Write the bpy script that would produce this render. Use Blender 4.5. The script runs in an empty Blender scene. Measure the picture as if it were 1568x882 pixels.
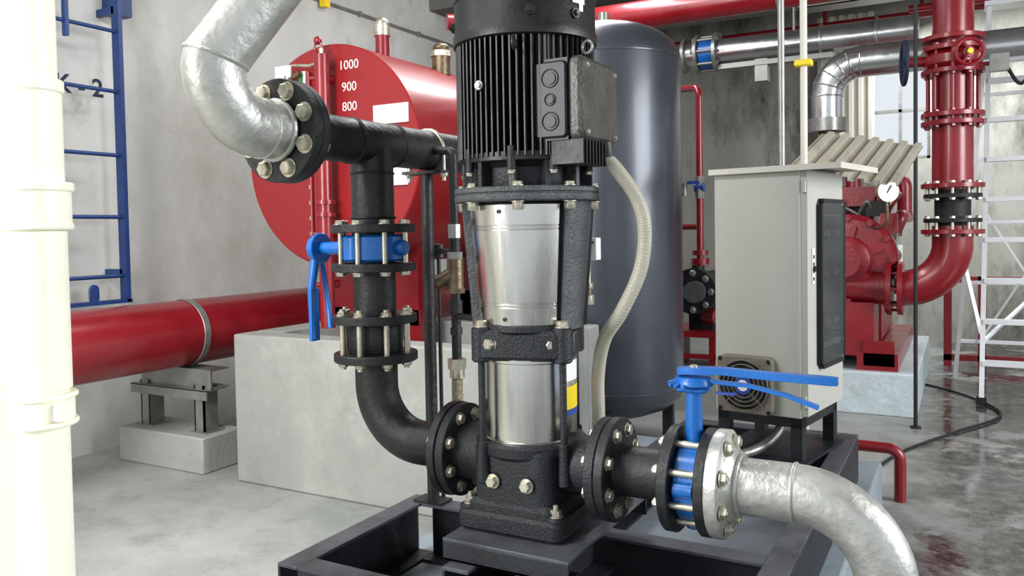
import bpy, math, random, bmesh
from mathutils import Vector, Matrix
random.seed(4)
V=Vector
def srgb(r,g,b):
    f=lambda c:(c/12.92 if c<=.04045 else ((c+.055)/1.055)**2.4)
    return (f(r/255),f(g/255),f(b/255),1)
# ------------------------------------------------------------ materials
def mat(name,col,rough=.5,metal=0.,var=.15,scale=6.,bump=0.,bscale=60.,rvar=0.,stretch=(1,1,1),dirt=None,dscale=3.,dth=(.5,.7),coat=0.,dirt2=None,d2scale=9.,d2th=(.58,.7)):
    m=bpy.data.materials.new(name); m.use_nodes=True
    n=m.node_tree.nodes; l=m.node_tree.links; b=n['Principled BSDF']
    c=srgb(*col)
    tc=n.new('ShaderNodeTexCoord'); mp=n.new('ShaderNodeMapping'); mp.inputs['Scale'].default_value=stretch
    l.new(tc.outputs['Object'],mp.inputs['Vector'])
    nz=n.new('ShaderNodeTexNoise'); nz.inputs['Scale'].default_value=scale; nz.inputs['Detail'].default_value=8; nz.inputs['Roughness'].default_value=.65
    l.new(mp.outputs[0],nz.inputs['Vector'])
    rp=n.new('ShaderNodeValToRGB'); rp.color_ramp.elements[0].position=.32; rp.color_ramp.elements[1].position=.68
    rp.color_ramp.elements[0].color=tuple(max(0,x*(1-var)) for x in c[:3])+(1,)
    rp.color_ramp.elements[1].color=tuple(min(1,x*(1+var)) for x in c[:3])+(1,)
    l.new(nz.outputs['Fac'],rp.inputs['Fac'])
    out=rp.outputs['Color']
    for dd,ds,dt in ((dirt,dscale,dth),(dirt2,d2scale,d2th)):
        if not dd: continue
        n2=n.new('ShaderNodeTexNoise'); n2.inputs['Scale'].default_value=ds; n2.inputs['Detail'].default_value=10; n2.inputs['Roughness'].default_value=.7
        l.new(mp.outputs[0],n2.inputs['Vector'])
        r2=n.new('ShaderNodeValToRGB'); r2.color_ramp.elements[0].position=dt[0]; r2.color_ramp.elements[1].position=dt[1]
        l.new(n2.outputs['Fac'],r2.inputs['Fac'])
        mx=n.new('ShaderNodeMixRGB'); mx.inputs['Color2'].default_value=srgb(*dd)
        l.new(r2.outputs['Color'],mx.inputs['Fac']); l.new(out,mx.inputs['Color1']); out=mx.outputs['Color']
    l.new(out,b.inputs['Base Color'])
    b.inputs['Metallic'].default_value=metal; b.inputs['Roughness'].default_value=rough
    if coat: b.inputs['Coat Weight'].default_value=coat; b.inputs['Coat Roughness'].default_value=.15
    if rvar:
        mr=n.new('ShaderNodeMapRange'); mr.inputs['To Min'].default_value=max(.03,rough-rvar); mr.inputs['To Max'].default_value=min(1,rough+rvar)
        mr.inputs['From Min'].default_value=.3; mr.inputs['From Max'].default_value=.7
        l.new(nz.outputs['Fac'],mr.inputs['Value']); l.new(mr.outputs[0],b.inputs['Roughness'])
    if bump:
        n3=n.new('ShaderNodeTexNoise'); n3.inputs['Scale'].default_value=bscale; n3.inputs['Detail'].default_value=6
        l.new(mp.outputs[0],n3.inputs['Vector'])
        bp=n.new('ShaderNodeBump'); bp.inputs['Strength'].default_value=bump; bp.inputs['Distance'].default_value=.01
        l.new(n3.outputs['Fac'],bp.inputs['Height']); l.new(bp.outputs[0],b.inputs['Normal'])
    return m
CAST=mat('cast_black',(34,36,40),.48,.2,.3,20,.3,160,.12)
CASTG=mat('cast_grey',(84,86,88),.55,.4,.25,20,.5,150)
MOTOR=mat('motor_black',(17,17,18),.46,.05,.3,15,.1,100,.1)
MBOX=mat('terminal_cover_sheen',(74,72,68),.36,.4,.3,12,.3,120,.1)  # black cover with its grey sheen put into the base colour
PLAS=mat('black_plastic',(18,19,22),.45,0,.2,10)
PIPEB=mat('black_pipe_paint',(27,27,28),.5,.05,.3,12,.25,60,.12,dirt=(95,86,76),dscale=8,dth=(.64,.8))
STEEL=mat('stainless_steel',(214,212,206),.2,1.,.06,3,.04,30,.08,stretch=(12,12,.6))
ZINC=mat('zinc_bolt',(196,190,172),.36,.8,.25,40,0,60,.1)
SILV=mat('silver_paint_pipe',(186,186,180),.4,.6,.16,9,.35,38,.12,dirt=(128,124,114),dscale=6,dth=(.55,.78))
GALV=mat('galvanised_steel',(150,150,145),.4,.65,.2,12,.1,50,.1)
BLUE=mat('valve_blue',(12,96,176),.36,.05,.15,10,.1,80,coat=.25)
DBLUE=mat('ladder_blue',(24,52,104),.45,.05,.2,10)
RED=mat('red_paint',(132,20,30),.32,.05,.15,3,.08,25,.08,dirt=(150,76,74),dscale=5,dth=(.66,.85),coat=.3)
REDT=mat('tank_red',(142,24,28),.38,.05,.08,2,.05,20,.06,coat=.2)
DRED=mat('engine_red',(126,18,30),.38,.1,.3,14,.2,60,coat=.3)
TANK=mat('tank_grey_blue',(68,71,79),.34,.4,.14,2,.03,10,.06,coat=.25)
CABM=mat('cabinet_beige',(182,181,172),.45,.05,.05,3,.02,80,dirt=(160,158,148),dscale=4,dth=(.6,.85))
CABL=mat('cabinet_lid',(206,202,190),.45,.05,.08,3)
WHITE=mat('white_plastic',(240,240,236),.4,0,.03,5)
PVC=mat('pvc_cream_pipe',(255,250,230),.4,0,.04,6,.05,30)
YEL=mat('yellow_label',(236,206,30),.5,0,.03,5)
LBLU=mat('blue_label',(40,70,150),.5,0,.03,5)
INK=mat('stencil_ink',(24,34,60),.7,0,.1,30)
HOSE=mat('flex_conduit_grey',(176,172,156),.45,.05,.08,8,.2,200)
BRAID=mat('braided_hose',(150,140,118),.4,.6,.4,120,.6,200)
BRASS=mat('bronze_fitting',(120,104,84),.4,.7,.3,30,.2,80)
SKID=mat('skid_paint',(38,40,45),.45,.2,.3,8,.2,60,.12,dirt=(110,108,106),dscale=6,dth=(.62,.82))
SKIDT=mat('skid_top_grey',(84,86,91),.48,.2,.25,8,.15,60,.1,dirt=(46,48,54),dscale=5,dth=(.5,.75))  # paler grey with darker patches, for top flanges and plate
CONC=mat('bund_concrete',(152,153,147),.85,0,.14,2.2,.3,35,0,dirt=(178,178,172),dscale=2,dth=(.5,.75),dirt2=(120,119,112),d2scale=3.3,d2th=(.6,.8))
PLINW=mat('plinth_white_paint',(188,199,202),.55,0,.1,8,.7,30,dirt=(160,170,172),dscale=7,dth=(.55,.75))
PLING=mat('plinth_grey_concrete',(158,159,154),.8,0,.1,5,.3,40)
PLINB=mat('plinth_grey_paint',(140,150,158),.5,0,.12,4,.2,30,.15,dirt=(104,104,100),dscale=4,dth=(.52,.75))
WALL=mat('plaster_wall',(188,188,184),.9,0,.07,1.1,.3,14,0,stretch=(1,1,.7),dirt=(160,157,148),dscale=.9,dth=(.46,.68),dirt2=(138,131,118),d2scale=2.6,d2th=(.6,.78))
FWALL=mat('stained_concrete_wall',(158,157,148),.85,0,.22,1.2,.3,12,0,stretch=(1,1,.4),dirt=(78,74,66),dscale=1.5,dth=(.48,.64),dirt2=(186,184,174),d2scale=2.2,d2th=(.6,.75))
CEIL=mat('ceiling_concrete',(112,110,105),.9,0,.15,1.5,.2,10)
SHEET=mat('corrugated_sheet',(170,164,148),.55,.2,.14,4,.05,30,dirt=(118,108,92),dscale=3,dth=(.5,.75))
ALU=mat('aluminium',(236,238,240),.35,.3,.05,5)
RUBB=mat('black_rubber',(16,16,17),.6,0,.2,20)
FANM=mat('fan_frame',(122,115,103),.5,.3,.2,20)
DARK=mat('dark_interior',(8,8,9),.8)
PANEL=mat('cabinet_inner_plate',(44,47,48),.5,0,.3,8)
GLD=mat('gauge_dial',(238,238,232),.3,0,.02,5)
LAG=mat('insulation_cladding',(206,208,208),.24,.9,.1,4,.1,20,.08)
TAG=mat('green_tag',(40,120,70))
GLASS=mat('clear_window_glass',(190,198,200),.04); GLASS.node_tree.nodes['Principled BSDF'].inputs['Transmission Weight'].default_value=.95
def floor_mat():
    m=bpy.data.materials.new('floor_concrete'); m.use_nodes=True
    n=m.node_tree.nodes; l=m.node_tree.links; b=n['Principled BSDF']
    tc=n.new('ShaderNodeTexCoord'); O=tc.outputs['Object']
    def noise(s,d=8,r=.6):
        z=n.new('ShaderNodeTexNoise'); z.inputs['Scale'].default_value=s; z.inputs['Detail'].default_value=d; z.inputs['Roughness'].default_value=r; l.new(O,z.inputs['Vector']); return z.outputs['Fac']
    def ramp(f,p0,p1,c0,c1):
        r=n.new('ShaderNodeValToRGB'); r.color_ramp.elements[0].position=p0; r.color_ramp.elements[1].position=p1
        r.color_ramp.elements[0].color=c0; r.color_ramp.elements[1].color=c1; l.new(f,r.inputs['Fac']); return r.outputs['Color']
    def mul(a,bb,f):
        mu=n.new('ShaderNodeMixRGB'); mu.blend_type='MULTIPLY'; mu.inputs['Fac'].default_value=f; l.new(a,mu.inputs['Color1']); l.new(bb,mu.inputs['Color2']); return mu.outputs[0]
    base=ramp(noise(1.6),.3,.7,srgb(134,137,133),srgb(174,176,171))
    base=mul(base,ramp(noise(40,4,.8),.28,.42,(.45,.45,.43,1),(1,1,1,1)),.7)
    base=mul(base,ramp(noise(4.5,9,.75),.32,.5,(.62,.61,.58,1),(1,1,1,1)),.7)
    sx=n.new('ShaderNodeSeparateXYZ'); l.new(O,sx.inputs[0])
    mr=n.new('ShaderNodeMapRange'); mr.inputs['From Min'].default_value=-.35; mr.inputs['From Max'].default_value=-.1; l.new(sx.outputs['X'],mr.inputs['Value'])
    pat=ramp(noise(2.3,9,.7),.4,.5,(.2,.2,.2,1),(1,1,1,1))
    ml=n.new('ShaderNodeMath'); ml.operation='MULTIPLY'; l.new(mr.outputs[0],ml.inputs[0]); l.new(pat,ml.inputs[1])
    wet=ramp(noise(11,10,.82),.42,.6,srgb(34,34,34),srgb(104,102,98))
    mx=n.new('ShaderNodeMixRGB'); l.new(ml.outputs[0],mx.inputs['Fac']); l.new(base,mx.inputs['Color1']); l.new(wet,mx.inputs['Color2'])
    l.new(mx.outputs[0],b.inputs['Base Color'])
    rr=n.new('ShaderNodeMapRange'); rr.inputs['To Min'].default_value=.62; rr.inputs['To Max'].default_value=.05; l.new(ml.outputs[0],rr.inputs['Value']); l.new(rr.outputs[0],b.inputs['Roughness'])
    bp=n.new('ShaderNodeBump'); bp.inputs['Strength'].default_value=.1; bp.inputs['Distance'].default_value=.01; l.new(noise(14,5),bp.inputs['Height']); l.new(bp.outputs[0],b.inputs['Normal'])
    return m
FLOOR=floor_mat()
# ------------------------------------------------------------ mesh builder
def basis(ax):
    z=V(ax).normalized(); t=V((0,0,1)) if abs(z.z)<.9 else V((1,0,0))
    x=t.cross(z).normalized(); y=z.cross(x); return x,y,z
def fillet(pts,R,n=10):
    pts=[V(p) for p in pts]; out=[pts[0]]
    for i in range(1,len(pts)-1):
        a,p,b=pts[i-1],pts[i],pts[i+1]; d1=(a-p).normalized(); d2=(b-p).normalized()
        ang=d1.angle(d2)
        if ang>math.pi-.02: out.append(p); continue
        h=ang/2; L=min(R/math.tan(h),.49*(a-p).length if i>1 else .98*(a-p).length,.49*(b-p).length if i<len(pts)-2 else .98*(b-p).length); r=L*math.tan(h)
        c=p+(d1+d2).normalized()*(r/math.sin(h)); v0=p+d1*L-c; v1=p+d2*L-c; th=v0.angle(v1)
        for k in range(n+1):
            t=k/n; out.append(c+(v0*math.sin((1-t)*th)+v1*math.sin(t*th))/math.sin(th))
    out.append(pts[-1]); return out
def smoothpath(pts,n=8):
    pts=[V(p) for p in pts]; P=[pts[0]]+pts+[pts[-1]]; out=[]
    for i in range(1,len(P)-2):
        for k in range(n):
            t=k/n; a,b,c,d=P[i-1],P[i],P[i+1],P[i+2]
            out.append(.5*((2*b)+(c-a)*t+(2*a-5*b+4*c-d)*t*t+(3*b-a-3*c+d)*t**3))
    out.append(pts[-1]); return out
class G:
    def __init__(s,name): s.V=[];s.F=[];s.I=[];s.mats=[];s.name=name
    def mi(s,m):
        if m not in s.mats: s.mats.append(m)
        return s.mats.index(m)
    def loft(s,rings,m,caps=True):
        k=s.mi(m); b=len(s.V); n=len(rings[0])
        for r in rings: s.V+= [tuple(p) for p in r]
        for i in range(len(rings)-1):
            for j in range(n):
                a=b+i*n+j; c=b+i*n+(j+1)%n; s.F.append((a,c,c+n,a+n)); s.I.append(k)
        if caps:
            s.F.append(tuple(range(b+n-1,b-1,-1))); s.I.append(k)
            e=b+(len(rings)-1)*n; s.F.append(tuple(range(e,e+n))); s.I.append(k)
    def lathe(s,prof,o,ax,m,seg=48,caps=True):
        x,y,z=basis(ax); o=V(o)
        s.loft([[o+z*h+(x*math.cos(2*math.pi*j/seg)+y*math.sin(2*math.pi*j/seg))*max(r,1e-4) for j in range(seg)] for r,h in prof],m,caps)
    def arc(s,prof,o,m,a0,a1,n=24):
        o=V(o); R=[]
        for i in range(n+1):
            a=math.radians(a0+(a1-a0)*i/n); R.append([o+V((math.cos(a)*r,math.sin(a)*r,h)) for r,h in prof])
        s.loft(R,m)
    def cyl(s,p0,p1,r,m,r2=None,seg=24,ch=0):
        p0,p1=V(p0),V(p1); L=(p1-p0).length; r2=r if r2 is None else r2
        pr=[(r,0),(r2,L)] if not ch else [(r-ch,0),(r,ch),(r2,L-ch),(r2-ch,L)]
        s.lathe(pr,p0,p1-p0,m,seg)
    def tube(s,pts,r,m,R=0,seg=24,sm=False,n=10,caps=True):
        pts=fillet(pts,R,n) if R else ([V(p) for p in pts] if not sm else smoothpath(pts))
        q=[pts[0]]
        for p in pts[1:]:
            if (p-q[-1]).length>1e-5: q.append(p)
        pts=q; t0=(pts[1]-pts[0]).normalized(); x,y,_=basis(t0); rings=[]
        for i,p in enumerate(pts):
            t=(pts[min(i+1,len(pts)-1)]-pts[max(i-1,0)]).normalized()
            qd=t0.rotation_difference(t); x=qd@x; y=qd@y; t0=t
            rr=r(i/(len(pts)-1)) if callable(r) else r
            rings.append([p+(x*math.cos(2*math.pi*j/seg)+y*math.sin(2*math.pi*j/seg))*rr for j in range(seg)])
        s.loft(rings,m,caps)
    def box(s,c,size,m,rot=None):
        c=V(c); a,b,d=[q/2 for q in size]
        P=[V((x,y,z)) for z in (-d,d) for x,y in ((-a,-b),(a,-b),(a,b),(-a,b))]
        if rot is not None: P=[rot@p for p in P]
        P=[c+p for p in P]; s.loft([P[:4],P[4:]],m)
    def b2(s,lo,hi,m): s.box([(a+b)/2 for a,b in zip(lo,hi)],[b-a for a,b in zip(lo,hi)],m)
    def rbox(s,c,size,rad,m,ax='z',rotz=0,seg=6,ch=.004):
        a,b,L=size[0]/2,size[1]/2,size[2]/2; R=[]
        for h,ins in ((-L,ch),(-L+ch,0),(L-ch,0),(L,ch)):
            P=[]
            for cx,cy,st in ((a-rad,b-rad,0),(-a+rad,b-rad,90),(-a+rad,-b+rad,180),(a-rad,-b+rad,270)):
                for k in range(seg+1):
                    t=math.radians(st+90*k/seg); q=max(rad-ins,1e-4); P.append((cx+q*math.cos(t),cy+q*math.sin(t)))
            if ax=='z': r=[V((p[0],p[1],h)) for p in P]
            elif ax=='y': r=[V((p[0],h,p[1])) for p in P]
            else: r=[V((h,p[0],p[1])) for p in P]
            M=Matrix.Rotation(rotz,3,'Z'); R.append([V(c)+M@q for q in r])
        s.loft(R,m)
    def sph(s,c,r,m,sz=1,seg=20):
        s.lathe([(r*math.sin(math.pi*i/10),-r*sz*math.cos(math.pi*i/10)) for i in range(11)],c,(0,0,1),m,seg)
    def hexb(s,p,ax,r,m,h=None):
        h=h or r*.9; z=V(ax).normalized(); p=V(p)
        s.lathe([(r*1.25,0),(r*1.25,r*.18)],p,z,m,14)
        s.lathe([(r,r*.18),(r,h*.85),(r*.82,h)],p,z,m,6)
    def studs(s,o,ax,h0,h1,n,rb,r,m,ph=0,nr=None,prot=.012):
        x,y,z=basis(ax); o=V(o)
        for i in range(n):
            a=2*math.pi*i/n+ph; q=o+(x*math.cos(a)+y*math.sin(a))*rb
            s.cyl(q+z*(h0-prot),q+z*(h1+prot),r,m,seg=10)
            s.hexb(q+z*h1,z,nr or r*1.8,m); s.hexb(q+z*h0,-z,nr or r*1.8,m)
    def disc(s,o,ax,R,t,m,ch=.002,seg=56): s.lathe([(R-ch,0),(R,ch),(R,t-ch),(R-ch,t)],o,ax,m,seg)
    def ring(s,c,ax,R,r,m,seg=40):
        x,y,z=basis(ax); c=V(c); R_=[]
        for i in range(seg+1):
            a=2*math.pi*i/seg; d=x*math.cos(a)+y*math.sin(a)
            R_.append([c+d*(R+r*math.cos(2*math.pi*k/8))+z*r*math.sin(2*math.pi*k/8) for k in range(8)])
        s.loft(R_,m,False)
    def build(s,loc=(0,0,0),rz=0,parent=None,bevel=0,smooth=38):
        me=bpy.data.meshes.new(s.name); me.from_pydata(s.V,[],s.F)
        for m in s.mats: me.materials.append(m)
        me.polygons.foreach_set('material_index',s.I); me.polygons.foreach_set('use_smooth',[True]*len(s.F))
        bm=bmesh.new(); bm.from_mesh(me); bmesh.ops.recalc_face_normals(bm,faces=bm.faces); bm.to_mesh(me); bm.free()
        me.set_sharp_from_angle(angle=math.radians(smooth)); me.update()
        ob=bpy.data.objects.new(s.name,me); bpy.context.scene.collection.objects.link(ob)
        ob.location=loc; ob.rotation_euler=(0,0,rz)
        if parent: ob.parent=parent
        if bevel:
            b=ob.modifiers.new('bevel','BEVEL'); b.width=bevel; b.segments=2; b.limit_method='ANGLE'; b.angle_limit=math.radians(50)
        return ob
def text(name,body,loc,rot,size,m,parent=None,ext=.0008,off=0):
    cu=bpy.data.curves.new(name,'FONT'); cu.body=body; cu.size=size; cu.extrude=ext; cu.offset=off; cu.align_x='CENTER'; cu.align_y='CENTER'
    cu.materials.append(m); o=bpy.data.objects.new(name,cu); o.location=loc; o.rotation_euler=rot
    bpy.context.scene.collection.objects.link(o)
    if parent: o.parent=parent
    return o
def C(X,Y,Z):  # survey frame (rotated 29 deg) -> room frame
    return V((.8746*X-.4848*Y,.4848*X+.8746*Y,Z))
H90=math.radians(90)
# ------------------------------------------------------------ room shell
WX=-4.25; WY=9.25
g=G('floor'); g.b2((-4.4,-2.5,-.1),(6,9.4,0),FLOOR); g.build()
g=G('wall_left'); g.b2((WX-.15,-2.5,0),(WX,9.4,3.5),WALL); g.build()
g=G('wall_back')
wx0,wx1,wz0,wz1=-.85,-.3,1.85,2.85
g.b2((WX,WY,0),(wx0,WY+.15,3.5),FWALL); g.b2((wx1,WY,0),(6,WY+.15,3.5),FWALL)
g.b2((wx0,WY,0),(wx1,WY+.15,wz0),FWALL); g.b2((wx0,WY,wz1),(wx1,WY+.15,3.5),FWALL); g.build()
g=G('window_1')
for x in (wx0+.015,(wx0+wx1)/2,wx1-.015): g.b2((x-.015,WY+.03,wz0),(x+.015,WY+.08,wz1),GALV)
for z in (wz0+.015,(wz0+wz1)/2,wz1-.015): g.b2((wx0,WY+.03,z-.015),(wx1,WY+.08,z+.015),GALV)
g.build()
g=G('ceiling'); g.b2((-4.4,-1.2,3.5),(6,9.4,3.6),CEIL); g.b2((-4.25,6.2,3.2),(6,6.5,3.5),CEIL); g.b2((-4.25,8.0,3.25),(6,8.25,3.5),CEIL); g.build()

# ------------------------------------------------------------ pump
PX,PY=-.935,1.77; PZ=.637
g=G('vertical_multistage_pump'); o=(PX,PY,0)
def L(x,y,z): return V((PX+x,PY+y,z))
g.lathe([(.166,1.636),(.174,1.640),(.174,1.662),(.171,1.667),(.170,1.86),(.15,1.90),(.05,1.915)],o,(0,0,1),MOTOR,72)
g.lathe([(.1715,1.74),(.1735,1.744),(.1735,1.752),(.1715,1.756)],o,(0,0,1),MOTOR,72,False)
for a in (-148,-58,-20,60,150):
    r=math.radians(a); g.cyl(L(.165*math.cos(r),.165*math.sin(r),1.69),L(.176*math.cos(r),.176*math.sin(r),1.69),.012,MOTOR,seg=16); g.hexb(L(.176*math.cos(r),.176*math.sin(r),1.69),(math.cos(r),math.sin(r),0),.007,MOTOR)
g.cyl(L(0,0,1.36),L(0,0,1.66),.140,MOTOR,seg=48)
k=-.119
while k<=.1195:
    e=math.sqrt(.167**2-k*k)
    g.box(L(k,0,1.518),(.0045,2*e,.30),MOTOR); g.box(L(0,k,1.518),(2*e,.0045,.30),MOTOR); k+=.0149
g.lathe([(.15,1.355),(.163,1.359),(.163,1.378),(.15,1.382)],o,(0,0,1),MOTOR,56)
g.lathe([(.125,1.292),(.13,1.30),(.128,1.345),(.15,1.36)],o,(0,0,1),CAST,56)
for i in range(12):
    a=math.radians(15+30*i); c,s_=math.cos(a),math.sin(a)
    g.box(L(.14*c,.14*s_,1.328),(.04,.012,.06),CASTG if i%2 else CAST,Matrix.Rotation(a,3,'Z'))
for a in (-165,-120,-75,-40,5,50,100,140):
    r=math.radians(a); g.cyl(L(.158*math.cos(r),.158*math.sin(r),1.335),L(.158*math.cos(r),.158*math.sin(r),1.39),.010,CAST,seg=12)
    g.hexb(L(.158*math.cos(r),.158*math.sin(r),1.335),(0,0,-1),.009,ZINC)
g.lathe([(.16,1.266),(.176,1.268),(.178,1.272),(.178,1.282),(.174,1.284),(.174,1.286),(.178,1.288),(.178,1.297),(.174,1.300),(.13,1.302)],o,(0,0,1),CASTG,72)
for i in range(8):
    a=math.radians(-160+45*i); q=L(.160*math.cos(a),.160*math.sin(a),0)
    g.hexb(q+V((0,0,1.30)),(0,0,1),.012,ZINC); g.hexb(q+V((0,0,1.266)),(0,0,-1),.013,ZINC,.02)
g.cyl(L(-.03,-.15,1.53),L(-.03,-.172,1.53),.012,MOTOR,seg=16); g.hexb(L(-.03,-.172,1.53),(0,-1,0),.008,ZINC)
# terminal box
g.b2(L(.08,-.122,1.398),L(.170,.08,1.58),PLAS)
g.rbox(L(.187,-.021,1.489),(.212,.19,.040),.022,MBOX,'x',ch=.012)
g.rbox(L(.128,-.126,1.488),(.082,.17,.008),.012,PLAS,'y')
for zz,rr in ((1.535,.020),(1.488,.013),(1.44,.020)):
    g.ring(L(.13,-.131,zz),(0,1,0),rr,.0012,MOTOR,28); g.cyl(L(.13,-.130,zz),L(.13,-.1325,zz),rr*.7,PLAS,seg=20)
for yy in (-.1,.06):
    for zz in (1.415,1.562): g.hexb(L(.207,yy,zz),(1,0,0),.005,ZINC)
g.b2(L(.12,-.11,1.35),L(.19,.02,1.398),MOTOR)
for i in range(8): g.b2(L(.125,-.118+.018*i,1.345),L(.203,-.112+.018*i,1.40),MOTOR)
for a in (-70,-12):
    r=math.radians(a); g.ring(L(.185*math.cos(r),.185*math.sin(r),1.615),(math.sin(r),-math.cos(r),0),.014,.004,GALV if a>-20 else MOTOR,20)
# lantern
g.lathe([(.118,.965),(.118,.98),(.136,1.262),(.15,1.268)],o,(0,0,1),CAST,56)
for a0 in (0,180):
    g.arc([(.09,.965),(.134,.965),(.134,.985),(.158,1.268),(.10,1.268)],o,CASTG,a0-24,a0+24,8)
    for d in (-1,1): g.arc([(.11,.965),(.140,.967),(.163,1.268),(.12,1.268)],o,CASTG,a0+d*22.5-2.5,a0+d*22.5+2.5,2)
def gr(z): return .121+(.143-.121)*(z-.975)/(1.258-.975)
for c in (-90,90):
    pr=[]
    for z in (.972,.978,1.018,1.0185,1.021,1.0215,1.026,1.0265,1.029,1.0295,1.20,1.2005,1.203,1.2035,1.208,1.2085,1.211,1.2115,1.255,1.259):
        dz=-.0015 if z in (1.0185,1.021,1.0265,1.029,1.2005,1.203,1.2085,1.211) else 0
        pr.append((gr(z)+dz,z))
    pr=pr+[(gr(1.259)-.004,1.259),(gr(.972)-.004,.972)]
    g.arc(pr,o,STEEL,c-61,c+59,40)
    sg=-1 if c<0 else 1
    for zz in (.992,1.243): g.cyl(L(0,sg*.11,zz),L(0,sg*(gr(zz)+.003),zz),.005,CAST,seg=10)
# pump head
rot=math.radians(16)
g.rbox(L(0,0,.93),(.245,.245,.072),.045,CAST,'z',rot,ch=.01)
g.cyl(L(0,0,.96),L(0,0,.978),.128,CAST,seg=56,ch=.003)
for a in (-119,-29,61,151):
    r=math.radians(a); c,s_=math.cos(r),math.sin(r); q=L(.138*c,.138*s_,0)
    g.cyl(q+V((0,0,.89)),q+V((0,0,.972)),.023,CAST,seg=20,ch=.004)
    g.hexb(q+V((0,0,.972)),(0,0,1),.014,ZINC,.016)
    g.cyl(q+V((0,0,.66)),q+V((0,0,.895)),.0085,CAST,seg=14)
    g.cyl(q+V((0,0,.60)),q+V((0,0,.70)),.016,CAST,seg=16,r2=.014,ch=.003)
g.hexb(L(-.035,-.128,.934),(-.27,-.96,0),.014,ZINC,.016)
g.cyl(L(-.035,-.11,.934),L(-.036,-.129,.934),.02,CAST,seg=20)
g.box(L(.131,-.02,.935),(.004,.05,.045),ZINC,Matrix.Rotation(math.radians(16),3,'Z'))
g.hexb(L(.1,-.09,.934),(.6,-.8,0),.011,ZINC)
# stainless sleeve
g.lathe([(.116,.69),(.116,.70),(.113,.702),(.113,.885),(.116,.887),(.116,.896)],o,(0,0,1),STEEL,72)
for z0,z1,m in ((.755,.77,LBLU),(.77,.825,YEL),(.825,.838,ZINC),(.838,.885,WHITE)):
    g.arc([(.1125,z0),(.1142,z0),(.1142,z1),(.1125,z1)],o,m,-20,30,12)
# base casting
g.rbox(L(0,0,.61),(.215,.235,.16),.04,CAST,'z',0,ch=.012)
g.lathe([(.115,.655),(.134,.668),(.136,.69),(.13,.697),(.115,.699)],o,(0,0,1),CAST,64)
g.rbox(L(0,0,.508),(.28,.27,.048),.025,CAST,'z',0,ch=.008)
g.rbox(L(0,0,.54),(.24,.25,.04),.03,CAST,'z',0,ch=.012)
for sx in (-1,1):
    for sy in (-1,1):
        g.cyl(L(sx*.115,sy*.105,.50),L(sx*.115,sy*.105,.54),.025,CAST,seg=20,ch=.004); g.hexb(L(sx*.115,sy*.105,.54),(0,0,1),.014,ZINC,.016)
        g.cyl(L(sx*.115,sy*.105,.55),L(sx*.115,sy*.105,.567),.006,ZINC,seg=8)
for x in (-.04,.05): g.cyl(L(x,-.11,.607),L(x,-.122,.607),.019,CAST,seg=20); g.hexb(L(x,-.122,.607),(0,-1,0),.014,ZINC,.016)
g.lathe([(.075,-.2),(.07,-.14),(.078,-.09),(.078,.09),(.07,.14),(.075,.2)],(PX,PY,PZ),(1,0,0),CAST,40)
g.disc(L(-.212,0,PZ),(1,0,0),.118,.024,CAST); g.disc(L(.188,0,PZ),(1,0,0),.118,.024,CAST)
g.studs(L(0,0,PZ),(1,0,0),.188,.236,8,.093,.0075,ZINC,math.pi/8,.0135)
g.studs(L(0,0,PZ),(1,0,0),-.236,-.188,8,.093,.0075,ZINC,math.pi/8,.0135)
pump=g.build(bevel=.0015)
ph=math.radians(-16)
text('motor_sticker','4',(PX+.1722*math.cos(ph),PY+.1722*math.sin(ph),1.722),(H90,0,ph+H90),.075,WHITE,pump,off=.003)

# ------------------------------------------------------------ discharge piping (left)
g=G('discharge_riser_pipe'); RX=PX-.478
g.cyl(L(-.236,0,PZ),L(-.214,0,PZ),.12,PIPEB,seg=56,ch=.002)
g.tube([(PX-.236,PY,PZ),(RX,PY,PZ),(RX,PY,.86)],.058,PIPEB,R=.15,seg=40,n=16)
g.lathe([(.058,.86),(.058,1.40),(.058,1.443)],(RX,PY,0),(0,0,1),PIPEB,40)
g.tube([(RX,1.47,1.443),(RX,2.50,1.443)],.0585,PIPEB,seg=40)
g.disc((RX,2.50,1.443),(0,1,0),.118,.024,PIPEB); g.disc((RX,2.526,1.443),(0,1,0),.118,.024,PIPEB)
g.studs((RX,0,1.443),(0,1,0),2.50,2.55,8,.093,.0075,ZINC,math.pi/8,.013)
for z in (.862,.966,1.106,1.211): g.disc((RX,PY,z-.011),(0,0,1),.114,.022,PIPEB)
g.studs((RX,PY,0),(0,0,1),.851,.977,8,.092,.008,ZINC,.2,.0135,.018)
g.studs((RX,PY,0),(0,0,1),1.095,1.222,8,.092,.007,ZINC,.2,.0135,.01)
g.lathe([(.07,.873),(.074,.88),(.074,.945),(.07,.955)],(RX,PY,0),(0,0,1),CAST,40)
g.ring((RX,PY,1.24),(0,0,1),.059,.004,PIPEB); g.ring((RX,PY,1.36),(0,0,1),.0585,.003,PIPEB)
for y in (1.68,1.86): g.ring((RX,y,1.443),(0,1,0),.0585,.004,PIPEB)
g.disc((RX,1.448,1.443),(0,1,0),.122,.024,PIPEB); g.disc((RX,1.420,1.443),(0,1,0),.122,.026,PIPEB)
g.studs((RX,0,1.443),(0,1,0),1.420,1.472,8,.096,.009,ZINC,math.pi/8,.018,.014)
g.build()
g=G('silver_vent_pipe'); ey=1.24
P=fillet([(RX,1.43,1.443),(RX,ey,1.443),(RX,ey,1.575)],.125,14)
g.tube(P+[V((RX+.01,ey+.01,1.592)),V((RX+.33,ey+.30,2.18))],.067,SILV,seg=48)
g.ring((RX,1.410,1.443),(0,1,0),.068,.007,SILV); g.ring((RX,1.368,1.443),(0,1,0),.067,.0035,SILV)
g.ring((RX+.004,ey+.004,1.582),(.25,.22,.94),.068,.0045,SILV)
g.build()
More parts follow.
